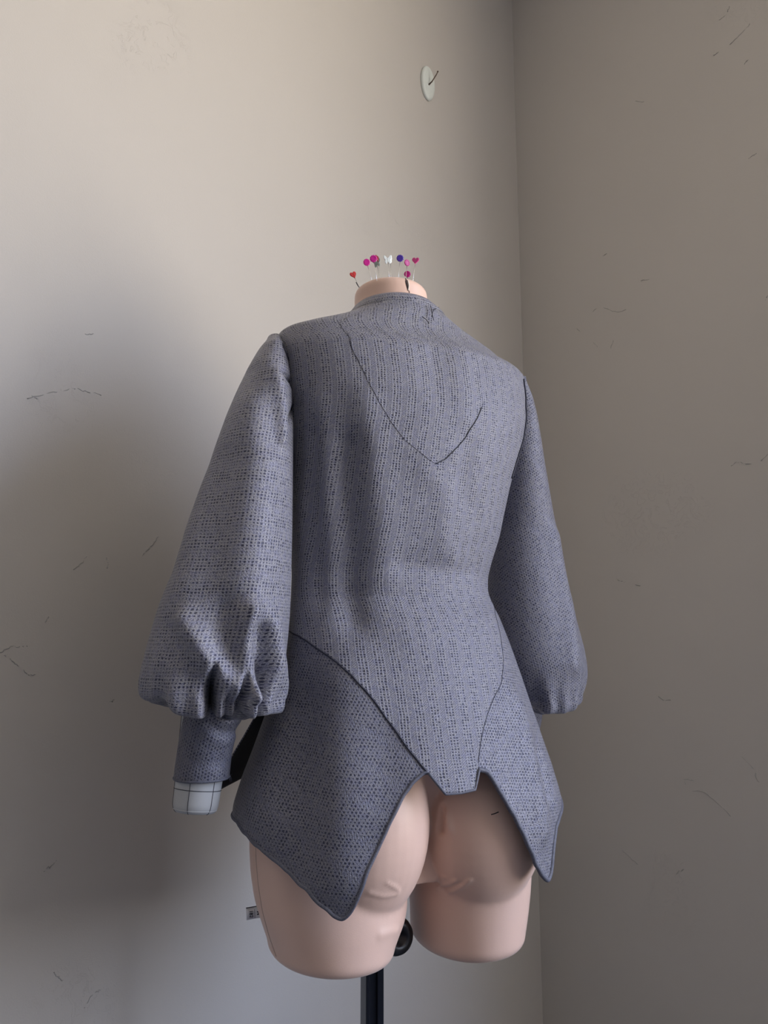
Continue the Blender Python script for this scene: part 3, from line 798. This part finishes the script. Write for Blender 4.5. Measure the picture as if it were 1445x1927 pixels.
# size label on the outer thigh
lc = at(489, 1718, .985); lab = bpy.data.objects.new('size_label', None)
Mx = Matrix.Translation(Vector(at(480, 1718, 1.0))) @ Matrix.Rotation(math.radians(-5), 4, 'Y') @ Matrix.Rotation(math.radians(8), 4, 'Z') 
bm = bmesh.new(); wL, hL_ = .0105, .0068
NXs = 8
top = []
for i in range(NXs+1):
    x = -wL + 2*wL*i/NXs; y = .0015*math.sin(i/NXs*3)
    top.append((bm.verts.new(Mx @ Vector((x, y, hL_))), bm.verts.new(Mx @ Vector((x, y, -hL_)))))
for i in range(NXs): bm.faces.new((top[i][0], top[i][1], top[i+1][1], top[i+1][0]))
lab = fin(bm_obj('size_label', bm, M_TAGM, None, True)); lab['label'] = 'small white woven size label reading M over 182, sideways'
so = lab.modifiers.new('s', 'SOLIDIFY'); so.thickness = .0005
def text_mesh(txt, size, M4, name, mat, parent):
    cu = bpy.data.curves.new(name, 'FONT'); cu.body = txt; cu.size = size; cu.align_x = 'CENTER'; cu.align_y = 'CENTER'; cu.extrude = .0001; cu.offset = .00012
    o = bpy.data.objects.new(name, cu); COL.objects.link(o); dg = bpy.context.evaluated_depsgraph_get(); dg.update()
    me = bpy.data.meshes.new_from_object(o.evaluated_get(dg)); bpy.data.objects.remove(o)
    me.transform(M4); me.materials.clear(); me.materials.append(mat)
    t = bpy.data.objects.new(name, me); COL.objects.link(t); t.parent = parent
    return t
# text plane: sideways, read with the head tilted right
TR = Matrix.Rotation(math.radians(90), 4, 'X') @ Matrix.Rotation(math.radians(-90), 4, 'Z')
text_mesh('M', .0062, Mx @ Matrix.Translation((.0042, -.0012, -.0002)) @ TR, 'print', M_INK, lab)
text_mesh('182', .0058, Mx @ Matrix.Translation((-.0048, -.0012, -.0002)) @ TR, 'print', M_INK, lab)
text_mesh('|', .0001, Mx, 'print', M_INK, lab) if False else None
V_, F_ = tube_geo([Mx @ Vector((-.0004, -.0013, .0046)), Mx @ Vector((-.0004, -.0013, -.0050))], .00025)
mesh_obj('print_line', V_, F_, M_INK, lab)
V_, F_ = tube_geo([Mx @ Vector((-.0105, -.0005, .0071)), Mx @ Vector((.0105, -.0005, .0078))], .0005)
mesh_obj('print_line', V_, F_, M_INK, lab)

# padded arms
def arm(L, z0, z1, inset, taper):
    z = np.linspace(z0, z1, 60); rr = []
    for i, zz in enumerate(z):
        c = np.array([np.interp(zz, L.zs, L.cx), np.interp(zz, L.zs, L.Y), zz])
        rr.append((c, zz))
    return rr
def arm_mesh(shoulder, wrist, r0, r1, end_round=.012):
    shoulder, wrist = np.array(shoulder), np.array(wrist)
    ax = wrist-shoulder; Ln = np.linalg.norm(ax); ax = ax/Ln
    s1 = np.cross(ax, NX); s1 /= np.linalg.norm(s1); s2 = np.cross(ax, s1)
    an = np.linspace(-math.pi, math.pi, 49)[:-1]; Rg = []
    for k in range(40):
        t = k/39; c = shoulder + ax*Ln*t; r = r0*(1-t)+r1*t
        Rg.append(c + r*(np.multiply.outer(np.cos(an), s1)+np.multiply.outer(np.sin(an), s2)))
    for k in range(1, 9):
        a = k/8*math.pi/2; c = wrist + ax*end_round*math.sin(a); r = r1 - .006*(1-math.cos(a))
        Rg.append(c + r*(np.multiply.outer(np.cos(an), s1)+np.multiply.outer(np.sin(an), s2)))
    return np.array(Rg), (ax, s1, s2, Ln)
def build_arm(sh_, wr_, r0, r1):
    Rg, (ax, s1, s2, Ln) = arm_mesh(sh_, wr_, r0, r1); v, f = closed_loft(Rg)
    o = fin(mesh_obj('padded_arm', v, f, M_CANVAS)); o['label'] = 'white canvas padded arm with black stitched guide lines'
    n = Rg.shape[1]
    for j in range(0, n, 8):
        c0 = Rg.mean(1); pts = Rg[:, j] + (Rg[:, j]-c0)*.004
        mesh_g = tube('guide_line', pts[5:], .0004, M_THREAD, None, 5); mesh_g.parent = o
    for k in (10, 20, 30, 37):
        c0 = Rg[k].mean(0); pts = Rg[k] + (Rg[k]-c0)*.006
        g = tube('guide_line', pts, .0004, M_THREAD, None, 5, True); g.parent = o
    g = tube('end_seam', Rg[43], .0006, M_CANVAS, None, 5, True); g.parent = o
    return o
wl_ = at(369, 1508, .93); up_ = at(392, 1330, .94)
build_arm(up_ + (up_-wl_)/np.linalg.norm(up_-wl_)*.16, wl_, .036, .0262)
# upper arm to the shoulder (hidden in the sleeve)
P1 = up_ + (up_-wl_)/np.linalg.norm(up_-wl_)*.15
wr_ = at(950, 1500, 1.20); ur_ = at(975, 1330, 1.19)
build_arm(ur_ + (ur_-wr_)/np.linalg.norm(ur_-wr_)*.16, wr_, .030, .024)
P2 = ur_ + (ur_-wr_)/np.linalg.norm(ur_-wr_)*.15
for (p, s_) in ((P1, at(512, 760, .975)), (P2, at(1002, 860, 1.168))):
    Rg, _x = arm_mesh(s_, p, .008, .030); v, f = closed_loft(Rg); o = fin(mesh_obj('upper_arm', v, f, M_CANVAS))

# pole, knob, base
pc = at(700, 1880, 1.06)
def prism(name, cx, cy, z0, z1, hw, rot, mat, groove=True):
    prof = [(-1, -1), (-.55, -1), (-.55, -.6), (.25, -.6), (.25, -1), (1, -1), (1, 1), (-1, 1)] if groove else [(-1, -1), (1, -1), (1, 1), (-1, 1)]
    V = []; k = len(prof); ca, sa = math.cos(rot), math.sin(rot)
    for z in (z0, z1):
        for (x, y) in prof: V.append((cx + hw*(x*ca - y*sa), cy + hw*(x*sa + y*ca), z))
    Fc = [tuple(range(k))[::-1], tuple(range(k, 2*k))] + [(i, (i+1) % k, k+(i+1) % k, k+i) for i in range(k)]
    return fin(bevel_mod(mesh_obj(name, V, Fc, mat, None, False), .0012, 2))
pz1 = zrow(1640)
prism('pole', pc[0], pc[1], .06, pz1, .0118, math.radians(20), M_BLACK)
kc = at(745, 1761, 1.035)
dk = Vector((.55, -.83, .05)).normalized(); kx = dk.cross(Vector((0, 0, 1))).normalized(); ky = kx.cross(dk)
KM = Matrix.Translation(Vector(kc)) @ Matrix((kx, ky, dk)).transposed().to_4x4()
fin(lathe('knob', [(.006, -.03), (.006, -.008), (.016, -.008), (.0215, -.003), (.0225, .003), (.020, .009), (.012, .011), (.009, .009), (.006, .002), (.001, .0)], M_PLASTIC, None, 36, KM))
# collar clamp joining knob and pole
prism('pole_clamp', pc[0], pc[1], kc[2]-.03, kc[2]+.03, .018, math.radians(38), M_PLASTIC, False)
fin(tube('clamp_bolt', [np.array([pc[0], pc[1], kc[2]]), kc - np.array(dk)*.006], .005, M_BLACK, None, 10))
fin(lathe('base_hub', [(.05, .045), (.055, .06), (.05, .085), (.028, .095), (.024, .12)], M_BLACK, None, 28, Matrix.Translation((pc[0], pc[1], 0))))
for k in range(5):
    a = 2*math.pi*k/5+.3; d = np.array([math.cos(a), math.sin(a), 0]); c0 = np.array([pc[0], pc[1], 0])
    fin(tube('base_leg', [c0+d*.03+[0, 0, .07], c0+d*.15+[0, 0, .065], c0+d*.24+[0, 0, .058]], [.016, .013, .011], M_BLACK, None, 10))
    CM = Matrix.Translation(Vector(c0+d*.24+np.array([0, 0, .025]))) @ Matrix.Rotation(a, 4, 'Z') @ Matrix.Rotation(math.pi/2, 4, 'Y')
    fin(lathe('caster', [(.018, -.010), (.024, -.008), (.025, 0), (.024, .008), (.018, .010)], M_PLASTIC, None, 20, CM))
    fin(tube('caster_stem', [c0+d*.24+[0, 0, .03], c0+d*.24+[0, 0, .06]], .005, M_BLACK, None, 8))

# ------------------------------------------------------------------ pins stuck in the neck top
def disc_outline(r=.0050, n=22, amp=.06):
    return [((r*(1+amp*math.cos(11*t)))*math.cos(t), (r*(1+amp*math.cos(11*t)))*math.sin(t)) for t in [2*math.pi*i/(n*4) for i in range(n*4)]]
def heart_outline(s=.0056):
    o = []
    for i in range(60):
        t = 2*math.pi*i/60; x = 16*math.sin(t)**3; y = 13*math.cos(t)-5*math.cos(2*t)-2*math.cos(3*t)-math.cos(4*t)
        o.append((x/17*s, (y+2)/17*s*1.05))
    return o
def butterfly_outline(s=.0066):
    half = [(0,.35),(.25,.6),(.6,.95),(.92,1.0),(1.0,.7),(.9,.3),(.6,.02),(.75,-.25),(.72,-.6),(.5,-.85),(.22,-.7),(.05,-.3)]
    pts = half + [(-x, y) for x, y in half[::-1]]
    p = np.array(pts)*s; p[:, 0] *= .9
    return [tuple(q) for q in resample(np.vstack([p, p[:1]]), 60)[:-1]]
def pin_mat(n, c, rough=.35): return simple(n, c, rough, noise_amt=.05, nscale=300)
M_PIN = simple('pin_steel', (.70, .69, .67), .25, .9, noise_amt=.05)
def pin(head, col, mat, top, base, yaw, label, tilt=0.0, scale=1.0):
    top, base = np.array(top), np.array(base)
    tp = proj(top); top = at(tp[0], tp[1], base[1] - .004)
    root = bpy.data.objects.new('sewing_pin', None); COL.objects.link(root); root.location = base
    tag(root, label, 'pin', 'ornamental pins in the neck of the dress form')
    d = top-base; d /= np.linalg.norm(d)
    s = tube('shaft', [base - d*.012 - base, top - base], .00042, M_PIN, root, 6)
    zax = Vector(d); f = Vector((math.sin(yaw), -math.cos(yaw), 0)); f = (f - zax*f.dot(zax)).normalized(); xax = zax.cross(f)*-1
    M4 = Matrix.Translation(Vector(top-base)) @ Matrix((xax, zax, f)).transposed().to_4x4()
    ol = {'disc': disc_outline, 'heart': heart_outline, 'butterfly': butterfly_outline}[head]()
    n = len(ol); V = []; Fc = []; dz = .0009
    offy = {'disc': .0042, 'heart': .0042, 'butterfly': .0035}[head]*scale
    lay = [(.86, -dz), (1, -dz*.5), (1, dz*.5), (.86, dz)]
    for (k, z) in lay:
        for (x, y) in ol: V.append(tuple(M4 @ Vector((x*k*scale, y*k*scale+offy, z))))
    for i in range(3):
        for j in range(n): Fc.append((i*n+j, i*n+(j+1) % n, (i+1)*n+(j+1) % n, (i+1)*n+j))
    for (k, rev) in ((0, True), (3, False)):
        V.append(tuple(M4 @ Vector((0, offy, lay[k][1])))); c = len(V)-1
        for j in range(n):
            q = (k*n+j, k*n+(j+1) % n, c); Fc.append(q[::-1] if rev else q)
    h = mesh_obj('head', V, Fc, mat, root, False)
    if head == 'disc':   # raised rim petals
        v, fcs = tube_geo([M4 @ Vector((.0030*scale*math.cos(t), .0030*scale*math.sin(t)+offy, dz)) for t in np.linspace(0, 2*math.pi, 25)[:-1]], .0003, 5, True)
        mesh_obj('ring', v, fcs, mat, h)
    else:
        v, fcs = tube_geo([M4 @ Vector((0, -.002*scale+offy, dz)), M4 @ Vector((0, .0025*scale+offy, dz))], .00035, 5)
        mesh_obj('centre_bar', v, fcs, mat, h)
    return root
def dome(px, Y, sink=0.0):
    """point on the neck dome straight below a line at column px and distance Y"""
    x = at(px, 520, Y)[0]; r = bvh.ray_cast(Vector((x, Y, 2.2)), Vector((0, 0, -1)))
    return np.array(r[0]) if r[0] is not None else at(px, 530, Y)
MG = pin_mat('pin_magenta', (.62, .015, .30)); MGd = pin_mat('pin_deep_magenta', (.40, .004, .17)); RD = pin_mat('pin_red', (.45, .008, .012), .2)
DR = pin_mat('pin_dark_red', (.28, .005, .03)); PK = pin_mat('pin_pink', (.72, .07, .30)); WH = pin_mat('pin_white', (.85, .92, .92)); GR = pin_mat('pin_grey_green', (.30, .40, .37)); PU = pin_mat('pin_violet', (.075, .03, .36))
YN = 1.045
def hb(px, py):
    h, _n = hit(px, py); return h if h is not None else at(px, py, YN)
p_ = pin('heart', 0, RD, at(667.5, 523, 1.03), hb(676, 541), .5, 'glossy red heart-headed pin, leaning out lowest on the left of the neck')
pin('disc', 0, MG, at(691.5, 499, 1.005), hb(699, 526), .1, 'magenta round-headed pin, second from the left, just right of the low red heart')
pin('disc', 0, MG, at(703.5, 492.5, .995), hb(709, 528), 0, 'magenta round-headed pin overlapping the dark red heart')
pin('heart', 0, DR, at(711, 492, 1.03), dome(722, 1.05), 1.15, 'dark red heart-headed pin turned edge-on behind a magenta disc')
pin('butterfly', 0, GR, at(710, 500, 1.06), dome(719, 1.06), -.4, 'grey-green butterfly-headed pin low behind the magenta disc')
pin('butterfly', 0, WH, at(730, 494, 1.01), dome(732.5, 1.02), .1, 'white butterfly-headed pin facing forward at the middle of the neck')
pin('butterfly', 0, WH, at(735, 492, 1.05), dome(735.5, 1.05), 1.25, 'white butterfly-headed pin turned edge-on, half hidden behind the forward-facing one', scale=.75)
pin('disc', 0, PU, at(752.3, 491.5, 1.02), dome(749, 1.03), 0, 'violet round-headed pin right of the white butterflies')
pin('disc', 0, MGd, at(765.5, 499.5, 1.06), dome(761, 1.065), .6, 'magenta oval-looking pin right of the violet one', scale=.95)
pin('disc', 0, MGd, at(766.5, 521, 1.085), dome(766, 1.09)-np.array([0, 0, .004]), 0, 'magenta round-headed pin sunk low behind the neck edge')
pin('heart', 0, PK, at(781, 496.5, 1.03), dome(776, 1.03), -.35, 'pink heart-headed pin, rightmost on the neck')
# dark thread scrap by the red heart pin
t0 = hb(676, 541); t_ = tube('thread_scrap', smooth_poly([t0, at(673, 537, 1.03), at(670, 531, 1.025)], 12), .0007, M_THREAD)
tag(t_, 'short dark blue thread scrap by the low red heart pin', 'thread')

# ------------------------------------------------------------------ wall hook
hc = on_left(803, 158)
n3 = Vector((E2[0], E2[1], 0)); u3 = Vector((-E1[0], -E1[1], 0)); z3 = Vector((0, 0, 1))
hook = bpy.data.objects.new('wall_hook', None); COL.objects.link(hook); hook.location = hc
tag(hook, 'white oval adhesive wall hook with a thin dark metal prong, high on the left wall', 'hook')
HM = Matrix((u3, z3, n3)).transposed().to_4x4()
M_HOOK = simple('hook_white', (.72, .76, .72), .3, noise_amt=.02)
M_PRONG = simple('prong_bronze', (.12, .09, .07), .35, .7, noise_amt=.1)
prof = [(1.0, .0002), (1.0, .004), (.93, .0072), (.75, .0092), (.4, .0102), (.05, .0105)]
V = []; Fc = []; n = 48
for (k, d) in prof:
    for j in range(n):
        t = 2*math.pi*j/n; V.append(tuple(HM @ Vector((.0235*k*math.cos(t), .0455*k*math.sin(t), d))))
for i in range(len(prof)-1):
    for j in range(n): Fc.append((i*n+j, i*n+(j+1) % n, (i+1)*n+(j+1) % n, (i+1)*n+j))
Fc.append(tuple(range(n))[::-1]); Fc.append(tuple((len(prof)-1)*n+j for j in range(n)))
mesh_obj('backplate', V, Fc, M_HOOK, hook)
tube('prong', [HM @ Vector(p) for p in ((-.004, -.010, .009), (-.001, -.004, .018), (.002, .010, .030), (.003, .016, .033))], [.0022, .0016, .0014, .0014], M_PRONG, hook, 10)
V = []
lathe('prong_tip', [(.0005, -.0022), (.0018, -.0012), (.0022, 0), (.0018, .0012), (.0005, .0022)], M_PRONG, hook, 12, Matrix.Translation(HM @ Vector((.003, .0165, .0335))))
